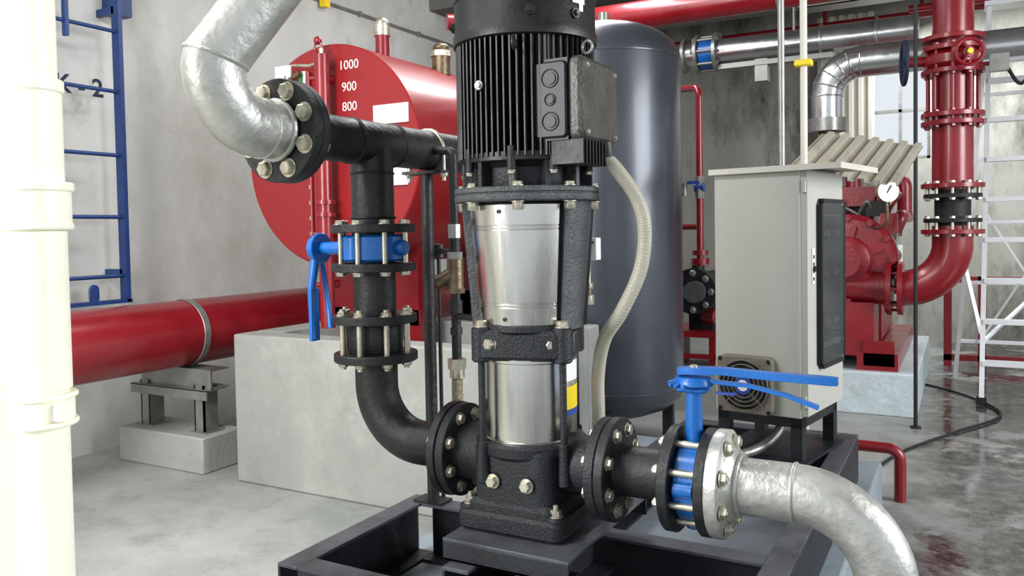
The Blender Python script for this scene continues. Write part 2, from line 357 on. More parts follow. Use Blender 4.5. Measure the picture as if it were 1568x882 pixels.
def bfly(name,c,ax,side,half,Rb):
    g=G(name); c=V(c); sd=V(side).normalized(); z=V(ax).normalized()
    g.lathe([(Rb-.006,-half),(Rb,-half+.006),(Rb,half-.006),(Rb-.006,half)],c,z,BLUE,48)
    for s_ in (-1,1):
        w=z.cross(sd)*s_; g.cyl(c+w*(Rb-.005)-z*half*.8,c+w*(Rb-.005)+z*half*.8,.018,BLUE,seg=16)
    g.cyl(c-sd*(Rb+.02),c-sd*(Rb-.02),.02,BLUE,seg=20,ch=.003)
    return g,sd,z
vc=V((RX,PY,1.158)); g,sd,z=bfly('butterfly_valve',vc,(0,0,1),(-1,0,0),.036,.088)
g.cyl(vc+sd*.08,vc+sd*.185,.019,BLUE,seg=20,r2=.017); g.cyl(vc+sd*.085,vc+sd*.105,.03,BLUE,seg=24,ch=.003)
g.cyl(vc+sd*.185,vc+sd*.197,.044,BLUE,seg=32,ch=.002); g.cyl(vc+sd*.20,vc+sd*.215,.036,BLUE,seg=32,ch=.003)
h0=vc+sd*.208
g.tube([h0+V((0,0,.0)),h0+V((-.005,-.005,-.06)),h0+V((-.012,-.01,-.13)),h0+V((-.006,-.01,-.26))],lambda t:.014-.004*t,BLUE,sm=True,seg=12)
g.tube([h0+V((.0,.02,-.02)),h0+V((.0,.03,-.08)),h0+V((.015,.03,-.17)),h0+V((.03,.02,-.23))],.008,BLUE,sm=True,seg=10)
g.box(h0+V((-.008,-.006,-.19)),(.012,.032,.15),BLUE)
g.build(bevel=.001)
# ------------------------------------------------------------ suction side
g=G('suction_spool_pipe')
g.cyl(L(.214,0,PZ),L(.236,0,PZ),.12,PIPEB,seg=56,ch=.002)
g.lathe([(.062,.236),(.058,.25),(.058,.345),(.062,.358)],(PX,PY,PZ),(1,0,0),PIPEB,40)
g.disc(L(.358,0,PZ),(1,0,0),.118,.024,PIPEB); g.disc(L(.438,0,PZ),(1,0,0),.118,.022,PIPEB)
g.studs(L(0,0,PZ),(1,0,0),.358,.49,8,.093,.008,ZINC,math.pi/8,.0145,.016)
g.build()
vc=L(.41,0,PZ); g,sd,z=bfly('butterfly_valve.001',vc,(1,0,0),(0,0,1),.027,.088)
g.cyl(vc+sd*.08,vc+sd*.20,.020,BLUE,seg=20,r2=.017); g.rbox(vc+sd*.205,(.07,.06,.012),.012,BLUE,'z')
g.cyl(vc+sd*.212,vc+sd*.232,.044,BLUE,seg=32,r2=.04,ch=.003)
for i in range(9):
    a=math.radians(20*i+100); g.box(vc+sd*.215+V((.05*math.cos(a),.05*math.sin(a),0)),(.014,.008,.008),BLUE,Matrix.Rotation(a,3,'Z'))
hb=vc+sd*.24
R=[]
for x,w,zz in ((-.035,.02,.002),(-.02,.034,.004),(.03,.034,.006),(.06,.024,.008),(.16,.024,.004),(.24,.030,.003),(.285,.030,.002),(.30,.018,.002)):
    R.append([hb+V((x,y,zz+h)) for y,h in ((-w/2,-.008),(w/2,-.008),(w/2,.008),(-w/2,.008))])
g.loft(R,BLUE)
R=[]
for x,w,zz in ((.02,.03,-.012),(.06,.018,-.018),(.12,.014,-.02),(.20,.016,-.035),(.262,.02,-.055)):
    R.append([hb+V((x,y,zz+h)) for y,h in ((-w/2,-.004),(w/2,-.004),(w/2,.004),(-w/2,.004))])
g.loft(R,BLUE)
g.hexb(hb+V((0,0,.008)),(0,0,1),.01,ZINC)
g.rbox(hb+V((.08,-.03,-.035)),(.045,.02,.004),.008,LBLU,'z')
g.build(bevel=.001)
g=G('silver_suction_pipe')
g.lathe([(.116,.46),(.118,.463),(.118,.486),(.09,.49),(.072,.50),(.062,.515)],(PX,PY,PZ),(1,0,0),SILV,56)
g.tube([L(.50,0,PZ),L(.80,0,PZ),L(.80,0,.0)],.061,SILV,R=.17,seg=48,n=18)
g.ring(L(.625,0,PZ),(1,0,0),.061,.004,SILV); g.ring(L(.512,0,PZ),(1,0,0),.064,.005,SILV); g.ring(L(.80,0,.465),(0,0,1),.061,.004,SILV)
g.disc(L(.80,0,.0),(0,0,1),.11,.022,SILV)
g.build()

# ------------------------------------------------------------ skid + plinth
g=G('equipment_plinth'); g.b2((-1.56,1.25,0),(-.3,3.72,.2),PLINB); g.build(bevel=.012)
g=G('steel_skid_frame')
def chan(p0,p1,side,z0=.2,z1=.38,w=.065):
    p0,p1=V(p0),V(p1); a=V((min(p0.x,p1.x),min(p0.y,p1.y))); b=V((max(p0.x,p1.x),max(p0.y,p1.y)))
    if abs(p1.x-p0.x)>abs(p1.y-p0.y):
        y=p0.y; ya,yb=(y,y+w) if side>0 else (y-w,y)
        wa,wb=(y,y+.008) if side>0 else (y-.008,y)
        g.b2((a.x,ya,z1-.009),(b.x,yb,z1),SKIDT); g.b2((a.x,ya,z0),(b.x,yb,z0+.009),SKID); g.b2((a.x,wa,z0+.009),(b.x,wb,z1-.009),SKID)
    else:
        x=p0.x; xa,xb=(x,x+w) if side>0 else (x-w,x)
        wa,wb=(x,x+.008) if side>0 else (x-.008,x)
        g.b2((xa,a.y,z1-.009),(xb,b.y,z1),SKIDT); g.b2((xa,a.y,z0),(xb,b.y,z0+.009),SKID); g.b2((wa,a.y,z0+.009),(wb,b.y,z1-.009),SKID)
chan((-1.5,1.47),(-1.5,2.06),1); chan((-.36,1.47),(-.36,3.41),-1); chan((-1.04,2.061),(-1.04,3.34),1)
chan((-1.434,1.47),(-.426,1.47),1); chan((-1.434,2.06),(-.426,2.06),-1); chan((-1.04,3.41),(-.426,3.41),-1)
for x in (-.115,.06): chan((PX+x,1.536),(PX+x,1.994),1,.30,.43,.07)
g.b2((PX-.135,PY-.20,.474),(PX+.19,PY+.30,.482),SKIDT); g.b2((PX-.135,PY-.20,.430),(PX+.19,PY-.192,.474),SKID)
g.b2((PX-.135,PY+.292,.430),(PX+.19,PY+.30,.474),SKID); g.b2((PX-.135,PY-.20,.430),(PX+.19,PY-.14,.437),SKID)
g.build(bevel=.0015)
g=G('pipe_support_post')
g.cyl((RX,2.03,.38),(RX,2.03,1.375),.018,PIPEB,seg=20)
g.b2((RX-.05,1.995,.38),(RX+.05,2.058,.388),SKID); g.b2((RX-.07,2.0,1.372),(RX+.07,2.06,1.381),PIPEB)
pts=[(RX-.062,2.03,1.35)]+[(RX+.0615*math.cos(math.radians(a)),2.03,1.443+.0615*math.sin(math.radians(a))) for a in range(180,-1,-15)]+[(RX+.062,2.03,1.35)]
g.tube(pts,.006,ZINC,seg=10)
for s_ in (-1,1): g.hexb((RX+.062*s_,2.03,1.372),(0,0,-1),.011,ZINC)
g.build()
g=G('drain_line_with_strainer'); q=C(-.165,2.36,0); q=V((q.x,q.y,0))
Z=lambda a:q+V((0,0,a))
g.cyl(Z(1.22),Z(1.40),.013,PIPEB); g.cyl(Z(1.18),Z(1.22),.019,GALV,seg=8); g.cyl(Z(1.135),Z(1.18),.017,PIPEB,seg=12); g.cyl(Z(1.12),Z(1.14),.022,GALV,seg=6)
g.cyl(Z(1.03),Z(1.12),.024,BRASS,seg=20); g.cyl(Z(1.08),Z(1.05)+V((-.05,-.015,0)),.022,BRASS,seg=16); g.cyl(Z(1.02),Z(1.035),.027,BRASS,seg=6)
g.cyl(Z(.83),Z(1.02),.014,PIPEB); g.cyl(Z(.96),Z(1.0),.02,PIPEB,seg=16); g.cyl(Z(.90),Z(.92),.018,PIPEB,seg=8)
g.tube([Z(.955),Z(.955)+V((.12,-.06,0))],.009,PIPEB)
g.cyl(Z(.80),Z(.83),.027,ZINC,seg=6); g.cyl(Z(.775),Z(.80),.022,ZINC,seg=16)
g.tube([Z(.78),Z(.7),Z(.62)+V((.01,0,0)),Z(.5)+V((.03,-.02,0)),V((q.x+.1,2.03,.382))],.016,BRAID,sm=True)
g.tube([Z(1.38),(q.x,q.y,1.43),(RX,q.y+.02,1.443)],.012,PIPEB,R=.02)
g.build()
g=G('gauge_cock_line'); p=C(-.225,2.5,0)
g.cyl((p.x,p.y,1.12),(p.x,p.y,1.16),.018,PIPEB); g.cyl((p.x,p.y,1.14),(p.x+.09,p.y-.05,1.14),.008,PIPEB); g.cyl((p.x-.02,p.y+.01,1.14),(p.x,p.y,1.14),.022,PIPEB)
g.cyl((p.x,p.y,.2),(p.x,p.y,1.12),.006,PIPEB)
g.build()
g=G('flexible_conduit')
pts=[C(.226,1.93,1.365),C(.255,1.92,1.33),C(.295,1.92,1.27),C(.313,1.92,1.20),C(.303,1.93,1.10),C(.26,1.95,1.00),C(.225,2.0,.93),C(.212,2.04,.84),C(.212,2.05,.74),C(.215,2.06,.60),C(.22,2.08,.50)]
g.tube(pts,.0165,HOSE,sm=True,seg=20)
P=smoothpath(pts,12)
for i in range(1,len(P)-1,1): g.ring(P[i],P[i+1]-P[i-1],.0162,.0010,HOSE,16)
g.cyl(pts[0],V(pts[0])+V((-.005,0,.035)),.02,MOTOR,seg=12)
g.build()
g=G('pressure_switch'); p=C(.195,2.03,1.15)
g.box(p,(.045,.03,.055),WHITE); g.box(p+V((0,-.016,.004)),(.012,.003,.03),PLAS); g.box(p+V((.006,-.016,.016)),(.02,.003,.006),PLAS)
g.cyl(p-V((.01,0,.09)),p-V((.01,0,.027)),.01,ZINC,seg=12); g.cyl(p-V((.01,0,.10)),p-V((.01,0,.085)),.016,ZINC,seg=6)
g.tube([p-V((.01,0,.09)),p-V((.01,0,.13)),p-V((.07,0,.14))],.012,BRASS,R=.02); g.cyl(p-V((.01,0,.14)),p-V((.01,0,.115)),.017,ZINC,seg=6)
g.tube([p-V((.07,0,.14)),(PX+.06,PY+.11,.99),(PX+.06,PY+.1,.955)],.01,BRASS,R=.02)
g.build(bevel=.003)

# ------------------------------------------------------------ pressure vessel
T=V((-1.762,4.28,0)); tr=.42
g=G('pressure_vessel_tank')
pr=[(.10,.16),(.25,.175),(.35,.215),(.405,.27),(tr,.33),(tr,2.12)]
for i in range(1,9):
    a=i/8*math.pi/2; pr.append((max(tr*math.cos(a),.02),2.12+.22*math.sin(a)))
g.lathe(pr,(T.x,T.y,0),(0,0,1),TANK,96)
for z in (.325,2.11): g.lathe([(tr,z),(tr+.003,z+.003),(tr+.003,z+.011),(tr,z+.014)],(T.x,T.y,0),(0,0,1),TANK,96,False)
for i in range(4):
    a=math.radians(-75+90*i); c,s_=math.cos(a),math.sin(a)
    g.box((T.x+.36*c,T.y+.36*s_,.13),(.012,.12,.26),TANK,Matrix.Rotation(a,3,'Z')); g.box((T.x+.33*c,T.y+.33*s_,.13),(.06,.012,.26),TANK,Matrix.Rotation(a,3,'Z')); g.box((T.x+.36*c,T.y+.36*s_,.006),(.12,.14,.012),TANK,Matrix.Rotation(a,3,'Z'))
g.cyl((T.x,T.y,2.33),(T.x,T.y,2.40),.03,GALV)
g.build()

# ------------------------------------------------------------ bund, red tank
g=G('concrete_bund')
bx0,bx1,by0,by1,bz=-3.10,-1.60,2.79,3.78,.72
g.b2((bx0,by0,0),(bx1,by0+.14,bz),CONC); g.b2((bx0,by1-.14,0),(bx1,by1,bz),CONC); g.b2((bx0,by0+.14,0),(bx0+.14,by1-.14,bz),CONC); g.b2((bx1-.14,by0+.14,0),(bx1,by1-.14,bz),CONC)
g.b2((bx0+.14,by0+.14,0),(bx1-.14,by1-.14,.05),CONC)
g.build(bevel=.01)
cx,cz,R0=-2.735,1.58,.545
g=G('diesel_fuel_tank')
g.lathe([(R0-.006,3.1),(R0,3.106),(R0,5.0),(R0-.01,5.01)],(cx,0,cz),(0,1,0),REDT,96)
for y in (3.45,4.7):
    g.b2((cx-.3,y-.05,.72 if y<4 else .5),(cx+.3,y+.05,1.15),RED)
    for s_ in (-.22,.26): g.b2((cx+s_-.05,y-.05,.05 if y<4 else 0),(cx+s_+.05,y+.05,.8),RED)
gx=-2.71
g.cyl((gx,3.03,.74),(gx,3.03,2.06),.036,RED,seg=28); g.cyl((gx,3.03,2.06),(gx,3.03,2.09),.012,ZINC)
g.cyl((gx-.065,3.01,1.0),(gx-.065,3.01,1.98),.012,RED,seg=16)
for z in (.95,1.2,1.95): g.cyl((gx-.0,3.03,z),(gx,3.11,z),.02,RED); g.cyl((gx-.065,3.01,z),(gx,3.03,z),.012,RED)
for z in (1.28,1.34): g.cyl((gx,3.03,z),(gx,3.03,z+.02),.05,RED,seg=24)
for k in range(12): g.box((gx-.065,2.997,1.05+.075*k),(.008,.004,.02),ZINC)
g.box((gx-.15,3.07,1.9),(.04,.03,.20),WHITE); g.box((gx-.155,3.05,1.9),(.02,.01,.19),TAG)
g.cyl((gx-.24,3.03,1.95),(gx-.14,3.03,1.99),.012,BRASS); g.cyl((gx-.22,3.03,1.93),(gx-.22,3.03,1.98),.018,GALV)
g.tube([(gx-.28,3.04,2.0),(gx-.2,3.04,2.03),(gx-.08,3.04,2.02),(gx,3.04,2.04)],.008,ZINC,sm=True)
g.box((gx-.24,3.02,2.0),(.10,.01,.06),WHITE)
g.ring((gx-.02,3.03,2.10),(0,1,0),.022,.005,RED); g.sph((gx-.02,3.03,2.13),.02,RED)
g.cyl((-2.55,3.3,2.06),(-2.55,3.3,2.18),.035,RED); g.cyl((-2.55,3.3,2.18),(-2.55,3.3,2.23),.042,ZINC); g.sph((-2.55,3.3,2.24),.036,ZINC)
g.cyl((-2.5,3.75,2.05),(-2.5,3.75,2.15),.05,BRASS); g.cyl((-2.5,3.75,2.15),(-2.5,3.75,2.18),.06,ZINC,seg=8); g.sph((-2.5,3.75,2.2),.045,BRASS,.6)
g.tube([(-2.5,4.15,2.0),(-2.5,4.15,2.42),(-2.62,4.05,2.42)],.035,RED,R=.06); g.cyl((-2.64,4.03,2.42),(-2.61,4.06,2.42),.045,RED)
g.b2((-2.45,3.088,1.71),(-2.25,3.098,1.80),WHITE); g.b2((-2.36,3.088,1.42),(-2.26,3.098,1.51),WHITE)
tk=g.build()
for i,(t,z) in enumerate((('1000',2.01),('900',1.905),('800',1.81))): text('capacity_mark_%d'%i,t,(-2.60,3.098,z),(H90,0,0),.062,WHITE,tk)
# ------------------------------------------------------------ big red pipe at wall
g=G('red_water_main')
g.cyl((-3.6,1.0,.69),(-3.6,9.0,.69),.172,RED,seg=64)
for y in (4.6,6.4): g.ring((-3.6,y,.69),(0,1,0),.172,.004,RED,64)
g.build()
g=G('pipe_support_bracket')
g.lathe([(.174,2.90),(.177,2.902),(.177,2.938),(.174,2.94)],(-3.6,0,.69),(0,1,0),GALV,64,False)
for x in (-3.86,-3.44):
    g.b2((x-.035,2.86,.185),(x+.035,2.87,.43),GALV); g.b2((x-.035,2.86,.185),(x-.027,2.95,.43),GALV); g.b2((x+.027,2.86,.185),(x+.035,2.95,.43),GALV)
    g.b2((x-.06,2.85,.185),(x+.06,2.97,.192),GALV)
g.b2((-3.95,2.84,.36),(-3.36,2.85,.41),GALV); g.b2((-3.95,2.84,.405),(-3.36,2.97,.412),GALV)
g.b2((-3.9,2.87,.412),(-3.36,2.88,.505),GALV); g.b2((-3.9,2.87,.505),(-3.36,2.99,.512),GALV); g.b2((-3.9,2.87,.412),(-3.36,2.99,.419),GALV)
g.build()
g=G('pipe_support_plinth'); g.b2((-3.98,2.78,0),(-3.33,3.05,.185),PLING); g.build(bevel=.008)
# ------------------------------------------------------------ wall ladder
g=G('wall_ladder')
for y in (2.42,2.93): g.b2((-4.12,y-.012,.84),(-4.06,y+.012,3.3),DBLUE)
for z in (.985,1.31,1.65,2.0,2.33,2.68,3.02): g.cyl((-4.09,2.42,z),(-4.09,2.93,z),.011,DBLUE,seg=12)
g.b2((-4.12,2.42,.835),(-4.06,2.95,.855),DBLUE)
for y in (2.42,2.93):
    for z in (1.0,2.45): g.b2((-4.25,y-.012,z-.02),(-4.1,y+.012,z+.02),DBLUE)
g.rbox((-4.09,2.74,.895),(.06,.10,.012),.028,DBLUE,'x')
g.b2((-4.1,2.62,2.25),(-4.07,2.64,2.47),DBLUE); g.b2((-4.1,2.35,2.45),(-4.07,2.64,2.47),DBLUE)
g.b2((-4.24,2.95,2.45),(-4.16,3.08,2.65),DBLUE)
g.build()
text('wall_stencil_lettering','TANK - 2',(-4.248,2.66,2.03),(H90,0,H90),.14,INK,off=.002)
g=G('wall_conduit'); g.cyl((-4.235,2.0,2.95),(-4.235,9.0,2.95),.012,GALV,seg=10)
for y in (3.6,4.4,5.2,6.,6.8): g.b2((-4.25,y-.012,2.93),(-4.22,y+.012,2.97),GALV)
g.box((-4.20,4.75,2.93),(.05,.06,.07),YEL); g.b2((-4.25,5.2,2.35),(-4.1,8.5,2.55),DBLUE); g.build()
# ------------------------------------------------------------ white pvc pipes
p=C(-.875,1.5,0)
g=G('white_pvc_pipe')
g.cyl((p.x,p.y,0),(p.x,p.y,3.5),.046,PVC,seg=48)
for a,b,r in ((1.30,1.48,.052),(1.465,1.49,.056),(1.225,1.30,.062),(1.285,1.302,.067),(1.215,1.228,.065),(.92,1.215,.053),(.855,.865,.062),(.905,.915,.062),(.865,.905,.056)):
    g.cyl((p.x,p.y,a),(p.x,p.y,b),r,PVC,seg=48,ch=.003)
g.b2((p.x+.05,p.y-.012,.87),(p.x+.075,p.y+.012,.90),PVC)
g.build()
p=C(-1.04,1.62,0)
g=G('white_pvc_pipe.001'); g.cyl((p.x,p.y,0),(p.x,p.y,3.5),.075,PVC,seg=48)
g.cyl((p.x,p.y,1.2),(p.x,p.y,1.3),.083,PVC,seg=48,ch=.003); g.build()

# ------------------------------------------------------------ control cabinet
g=G('control_cabinet')
cw,cd,z0,z1=.31,.385,.54,1.395
g.rbox((-cw/2,cd/2,(z0+z1)/2),(cw,cd,z1-z0),.006,CABM,'z',ch=.003)
g.b2((0,.006,z0+.01),(.022,cd-.006,z1-.012),CABM)
wy0,wy1,za,zb=.095,.355,.70,1.29
ya,yb=(wy0+wy1)/2,wy1-wy0
g.rbox((.023,ya,(za+zb)/2),(yb,zb-za,.006),.03,RUBB,'x',ch=.002)
g.rbox((.0275,ya,(za+zb)/2),(yb-.035,zb-za-.035,.004),.02,PANEL,'x',ch=.001)
for z in (.86,1.03,1.17):
    g.b2((.0295,wy0+.035,z-.025),(.0315,wy1-.035,z+.03),DARK)
    for k in range(5): g.b2((.0315,wy0+.045+.034*k,z-.010),(.034,wy0+.062+.034*k,z+.012),GALV if k!=2 else DARK)
g.b2((.0295,wy0+.04,.77),(.031,wy1-.04,.79),GALV); g.b2((.0295,wy0+.03,1.23),(.031,wy1-.03,1.236),GALV)
g.rbox((.038,ya,(za+zb)/2),(yb-.02,zb-za-.02,.003),.022,GLASS,'x',ch=.001)
for a,b,c,d in ((wy0,wy0+.014,za,zb),(wy1-.014,wy1,za,zb)): g.b2((.022,a,c+.02),(.041,b,d-.02),RUBB)
for c in (za,zb-.014): g.b2((.022,wy0+.02,c),(.041,wy1-.02,c+.014),RUBB)
g.cyl((.022,.055,1.05),(.034,.055,1.05),.010,PLAS,seg=16); g.b2((.0222,.042,1.0),(.0262,.068,1.12),WHITE)
for k in range(4): g.b2((.0262,.048,1.01+.025*k),(.0268,.062,1.022+.025*k),PLAS)
for zz in (.60,1.33): g.cyl((.012,.006,zz-.02),(.012,.006,zz+.02),.007,CABM,seg=10)
g.b2((-cw-.012,-.018,z1),(.14,cd+.02,z1+.008),CABL)
g.b2((-cw-.012,-.020,z1-.012),(.14,-.014,z1+.008),CABL); g.b2((.136,-.014,z1-.012),(.14,cd+.02,z1),CABL)
fx,fz=-.185,.645
g.rbox((fx,-.02,fz),(.2,.2,.04),.02,FANM,'y',ch=.003)
g.cyl((fx,-.041,fz),(fx,-.043,fz),.088,DARK,seg=40)
for r in (.088,.073,.058,.043): g.ring((fx,-.048,fz),(0,1,0),r,.0022,FANM,36)
for a in range(0,360,90):
    r=math.radians(a+45); g.cyl((fx,-.048,fz),(fx+.095*math.cos(r),-.048,fz+.095*math.sin(r)),.002,FANM,seg=6)
for a in range(0,360,60):
    r=math.radians(a+10); g.box((fx+.055*math.cos(r),-.0445,fz+.055*math.sin(r)),(.06,.002,.03),PLAS,Matrix.Rotation(-r,3,'Y'))
g.cyl((fx,-.05,fz),(fx,-.053,fz),.032,LBLU,seg=24); g.cyl((fx,-.053,fz),(fx,-.0535,fz),.02,WHITE,seg=24)
for sx in (-1,1):
    for sz in (-1,1): g.cyl((fx+sx*.088,-.042,fz+sz*.088),(fx+sx*.088,-.045,fz+sz*.088),.007,DARK,seg=12)
for x,y in ((-.285,.03),(-.02,.03),(-.285,.36),(-.02,.36)): g.b2((x-.02,y-.02,.382),(x+.02,y+.02,.54),SKID)
g.b2((-.305,.01,.505),(0,.05,.54),SKID); g.b2((-.305,.34,.505),(0,.38,.54),SKID); g.b2((-.305,.05,.505),(-.265,.34,.54),SKID); g.b2((-.04,.05,.505),(0,.34,.54),SKID)
g.b2((-.32,0,.382),(.02,.40,.392),SKID)
g.tube([(-.12,.15,.54),(-.12,.1,.46),(-.16,-.05,.415),(-.3,-.2,.40)],.016,GALV,sm=True)
cc=C(.972,2.75,0)
g.build(loc=(cc.x,cc.y,0),rz=math.radians(-10),bevel=.001)

# ------------------------------------------------------------ corrugated sheets
def corr(name,o,X,Y,nx,amp,m,th=.004):
    g=G(name); o,X,Y=V(o),V(X),V(Y); N=X.cross(Y).normalized(); k=nx*8
    pr=[]
    for i in range(k+1):
        ph=(i%8)/8
        h=amp*(0 if ph<.25 else (ph-.25)*8 if ph<.375 else 1 if ph<.75 else 1-(ph-.75)*8 if ph<.875 else 0)
        pr.append((i/k,h))
    R1=[]
    for s_ in (0,1):
        base=[o+X*a+Y*s_+N*h for a,h in pr]; R1.append(base+[q-N*th for q in reversed(base)])
    g.loft(R1,m); return g.build()
a=C(1.20,3.62,1.43); b=C(1.80,3.80,1.375); c_=C(1.56,4.10,1.655)
corr('corrugated_roof_sheet',a,b-a,V(c_)-V(a),7,.018,SHEET)
corr('corrugated_wall_panel',(-1.35,9.12,1.75),(.55,0,0),(0,0,1.6),6,.04,CABL)
# ------------------------------------------------------------ vertical conduits
p=C(1.11,3.35,0); g=G('steel_conduit_riser'); g.cyl((p.x,p.y,.2),(p.x,p.y,3.5),.0135,GALV,seg=16)
for z in (.9,2.6): g.cyl((p.x,p.y,z),(p.x,p.y,z+.04),.018,GALV,seg=16)
g.build()
p=C(1.205,3.36,0); g=G('steel_conduit_riser.001'); g.cyl((p.x,p.y,.2),(p.x,p.y,3.5),.0145,CABL,seg=16); g.rbox((p.x,p.y,1.86),(.07,.05,.025),.008,YEL,'z'); g.build()
p=C(2.35,4.75,0); g=G('black_support_rod'); g.cyl((p.x,p.y,0),(p.x,p.y,3.5),.011,RUBB,seg=12); g.cyl((p.x,p.y,0),(p.x,p.y,.01),.03,RUBB,seg=16); g.build()

# ------------------------------------------------------------ engine plinth + pump
PT=.27
g=G('engine_plinth'); g.b2((-1.35,5.54,0),(-.25,7.5,PT),PLINW); g.build(bevel=.01)
g=G('diesel_fire_pump'); vy=5.72; vx=-.66; vz=.97
g.b2((-1.2,5.6,PT),(-.9,7.3,.36),RED); g.b2((-.6,5.6,PT),(-.36,7.3,.36),RED); g.b2((-1.2,5.6,.36),(-.36,7.3,.38),RED)
g.b2((-.85,5.62,.38),(-.5,5.95,.70),RED); g.b2((-.56,5.6,.3),(-.38,5.62,.46),RED)
g.lathe([(.10,-.16),(.14,-.14),(.15,-.08),(.26,-.07),(.295,-.03),(.295,.08),(.24,.13),(.12,.16),(.09,.35)],(vx,vy+.02,vz),(0,1,0),DRED,56)
g.studs((vx,vy,vz),(0,1,0),-.06,.1,12,.265,.010,DRED,0,.02)
for k in range(6):
    a=k*math.pi/3+.3; g.box((vx+.14*math.cos(a),vy-.07,vz+.14*math.sin(a)),(.16,.03,.016),DRED,Matrix.Rotation(-a,3,'Y'))
g.cyl((vx,vy-.14,vz),(vx,vy-.26,vz),.06,DRED,seg=24); g.cyl((vx,vy-.26,vz),(vx,vy-.28,vz),.10,DRED,seg=28)
g.tube([(vx,vy,vz-.16),(-.40,vy,.79)],.114,DRED,seg=32)
g.disc((-.43,vy-.02,.79),(1,0,0),.17,.03,DRED); g.studs((0,vy-.02,.79),(1,0,0),-.43,-.37,8,.14,.009,DRED,0,.016)
g.b2((-1.05,6.15,.40),(-.5,7.15,1.05),DRED); g.b2((-1.0,6.2,1.05),(-.55,7.1,1.32),DRED); g.b2((-.95,6.25,1.32),(-.6,7.05,1.42),DRED)
for i in range(4):
    g.cyl((-.5,6.3+.22*i,1.15),(-.42,6.3+.22*i,1.15),.05,DRED,seg=16); g.cyl((-.77,6.3+.22*i,1.42),(-.77,6.3+.22*i,1.47),.05,DRED,seg=14)
g.tube([(-.42,6.25,1.15),(-.38,6.25,1.25),(-.38,7.0,1.25)],.045,DRED,R=.04); g.tube([(-.38,6.6,1.25),(-.38,6.6,1.50),(-.5,6.6,1.55)],.05,DRED,R=.06)
g.cyl((-.62,6.08,.85),(-.62,6.15,.85),.17,DRED,seg=32); g.cyl((-.98,6.03,1.1),(-.98,6.12,1.1),.10,RUBB,seg=24); g.cyl((-.62,6.0,1.30),(-.62,6.13,1.30),.085,RUBB,seg=24); g.ring((-.62,5.99,1.3),(0,1,0),.08,.012,DRED)
g.ring((-.8,6.0,1.12),(0,1,0),.22,.012,RUBB); g.cyl((-.46,5.98,1.12),(-.46,6.15,1.12),.07,ZINC,seg=20); g.cyl((-.42,5.95,.98),(-.42,6.15,.98),.05,DRED,seg=20)
g.cyl((-.46,6.5,.75),(-.46,6.85,.75),.065,RUBB,seg=20); g.cyl((-.42,6.3,.90),(-.42,6.3,1.05),.045,WHITE,seg=16)
g.b2((-.95,5.95,1.32),(-.45,6.1,1.45),DRED); g.cyl((-.9,5.93,1.42),(-.9,6.1,1.42),.09,DRED,seg=24); g.cyl((-.66,6.0,1.45),(-.66,6.0,1.52),.05,DRED,seg=20); g.cyl((-.66,6.0,1.52),(-.66,6.0,1.55),.07,RUBB,seg=20)
for k in range(22):
    a=random.uniform(-.9,-.36); b=random.uniform(5.8,6.1); c2=random.uniform(.95,1.35)
    g.tube([(a,b,c2),(a+random.uniform(-.1,.1),b-.08,c2+random.uniform(.05,.18)),(a+random.uniform(-.2,.1),b+.1,c2+random.uniform(-.1,.2)),(a+random.uniform(-.2,.06),b+.3,c2)],random.choice((.007,.011,.017)),random.choice((RUBB,DRED,GALV,RUBB)),sm=True,seg=10)
gp=V((-.43,5.60,1.40)); g.cyl(gp,gp+V((.02,-.035,0)),.066,ZINC,seg=32); g.cyl(gp+V((.02,-.035,0)),gp+V((.021,-.038,0)),.057,GLD,seg=32); g.box(gp+V((.022,-.04,.01)),(.006,.003,.06),RUBB,Matrix.Rotation(.5,3,'Y'))
g.tube([gp+V((0,.01,0)),gp+V((0,.02,-.2)),(vx+.1,vy,vz+.2)],.01,BRASS,sm=True)
g.box((-.42,5.75,1.2),(.1,.06,.13),DRED); g.box((-.5,5.9,1.30),(.14,.1,.1),RUBB)
g.build(bevel=.004)
g=G('insulated_exhaust_pipe'); ez=2.30; eu=6.02
P=fillet([(3.6,eu,ez),(-.83,eu,ez),(-.83,eu,1.92)],.22,5); g.tube(P,.105,LAG,seg=36)
for i in range(1,len(P)-1): g.ring(P[i],P[i+1]-P[i-1],.105,.005,LAG,28)
for x in (-.35,.35,1.1,1.8): g.ring((x,eu,ez),(1,0,0),.106,.006,LAG,28)
g.cyl((-.83,eu,1.84),(-.83,eu,1.93),.125,GALV,seg=32); g.cyl((-.83,eu,1.57),(-.83,eu,1.85),.052,BRASS,seg=20)
for z in range(11): g.ring((-.83,eu,1.58+.025*z),(0,0,1),.053,.007,BRASS,20)
g.tube([(.8,eu,ez+.1),(.8,eu,3.5)],.01,GALV)
g.build()
g=G('silver_overhead_header'); hz=2.66
g.cyl((-2.9,6.9,hz),(-.3,6.9,hz),.105,LAG,seg=32)
for x in (-1.99,-1.83): g.disc((x,6.9,hz),(1,0,0),.165,.03,GALV)
g.studs((0,6.9,hz),(1,0,0),-1.99,-1.80,8,.14,.012,GALV,0,.02)
g.cyl((-1.95,6.9,hz),(-1.84,6.9,hz),.13,BLUE,seg=28); g.disc((-2.1,6.9,hz),(1,0,0),.15,.03,GALV)
g.tube([(-1.2,6.9,hz),(-1.2,6.9,3.5)],.012,GALV); g.tube([(-2.4,6.9,hz),(-2.4,6.9,3.5)],.012,GALV)
g.b2((-1.50,6.85,hz-.28),(-1.40,6.95,hz-.1),GALV); g.b2((-1.8,6.84,hz-.15),(-.9,6.96,hz-.11),GALV)
for x in (-1.0,-.6): g.disc((x,6.9,hz),(1,0,0),.125,.02,LAG)
g.build()
g=G('red_overhead_main'); q=C(1.04,6.0,2.74); g.cyl((q.x-1.2,q.y,2.76),(q.x+1.55,q.y,2.76),.10,RED,seg=36)
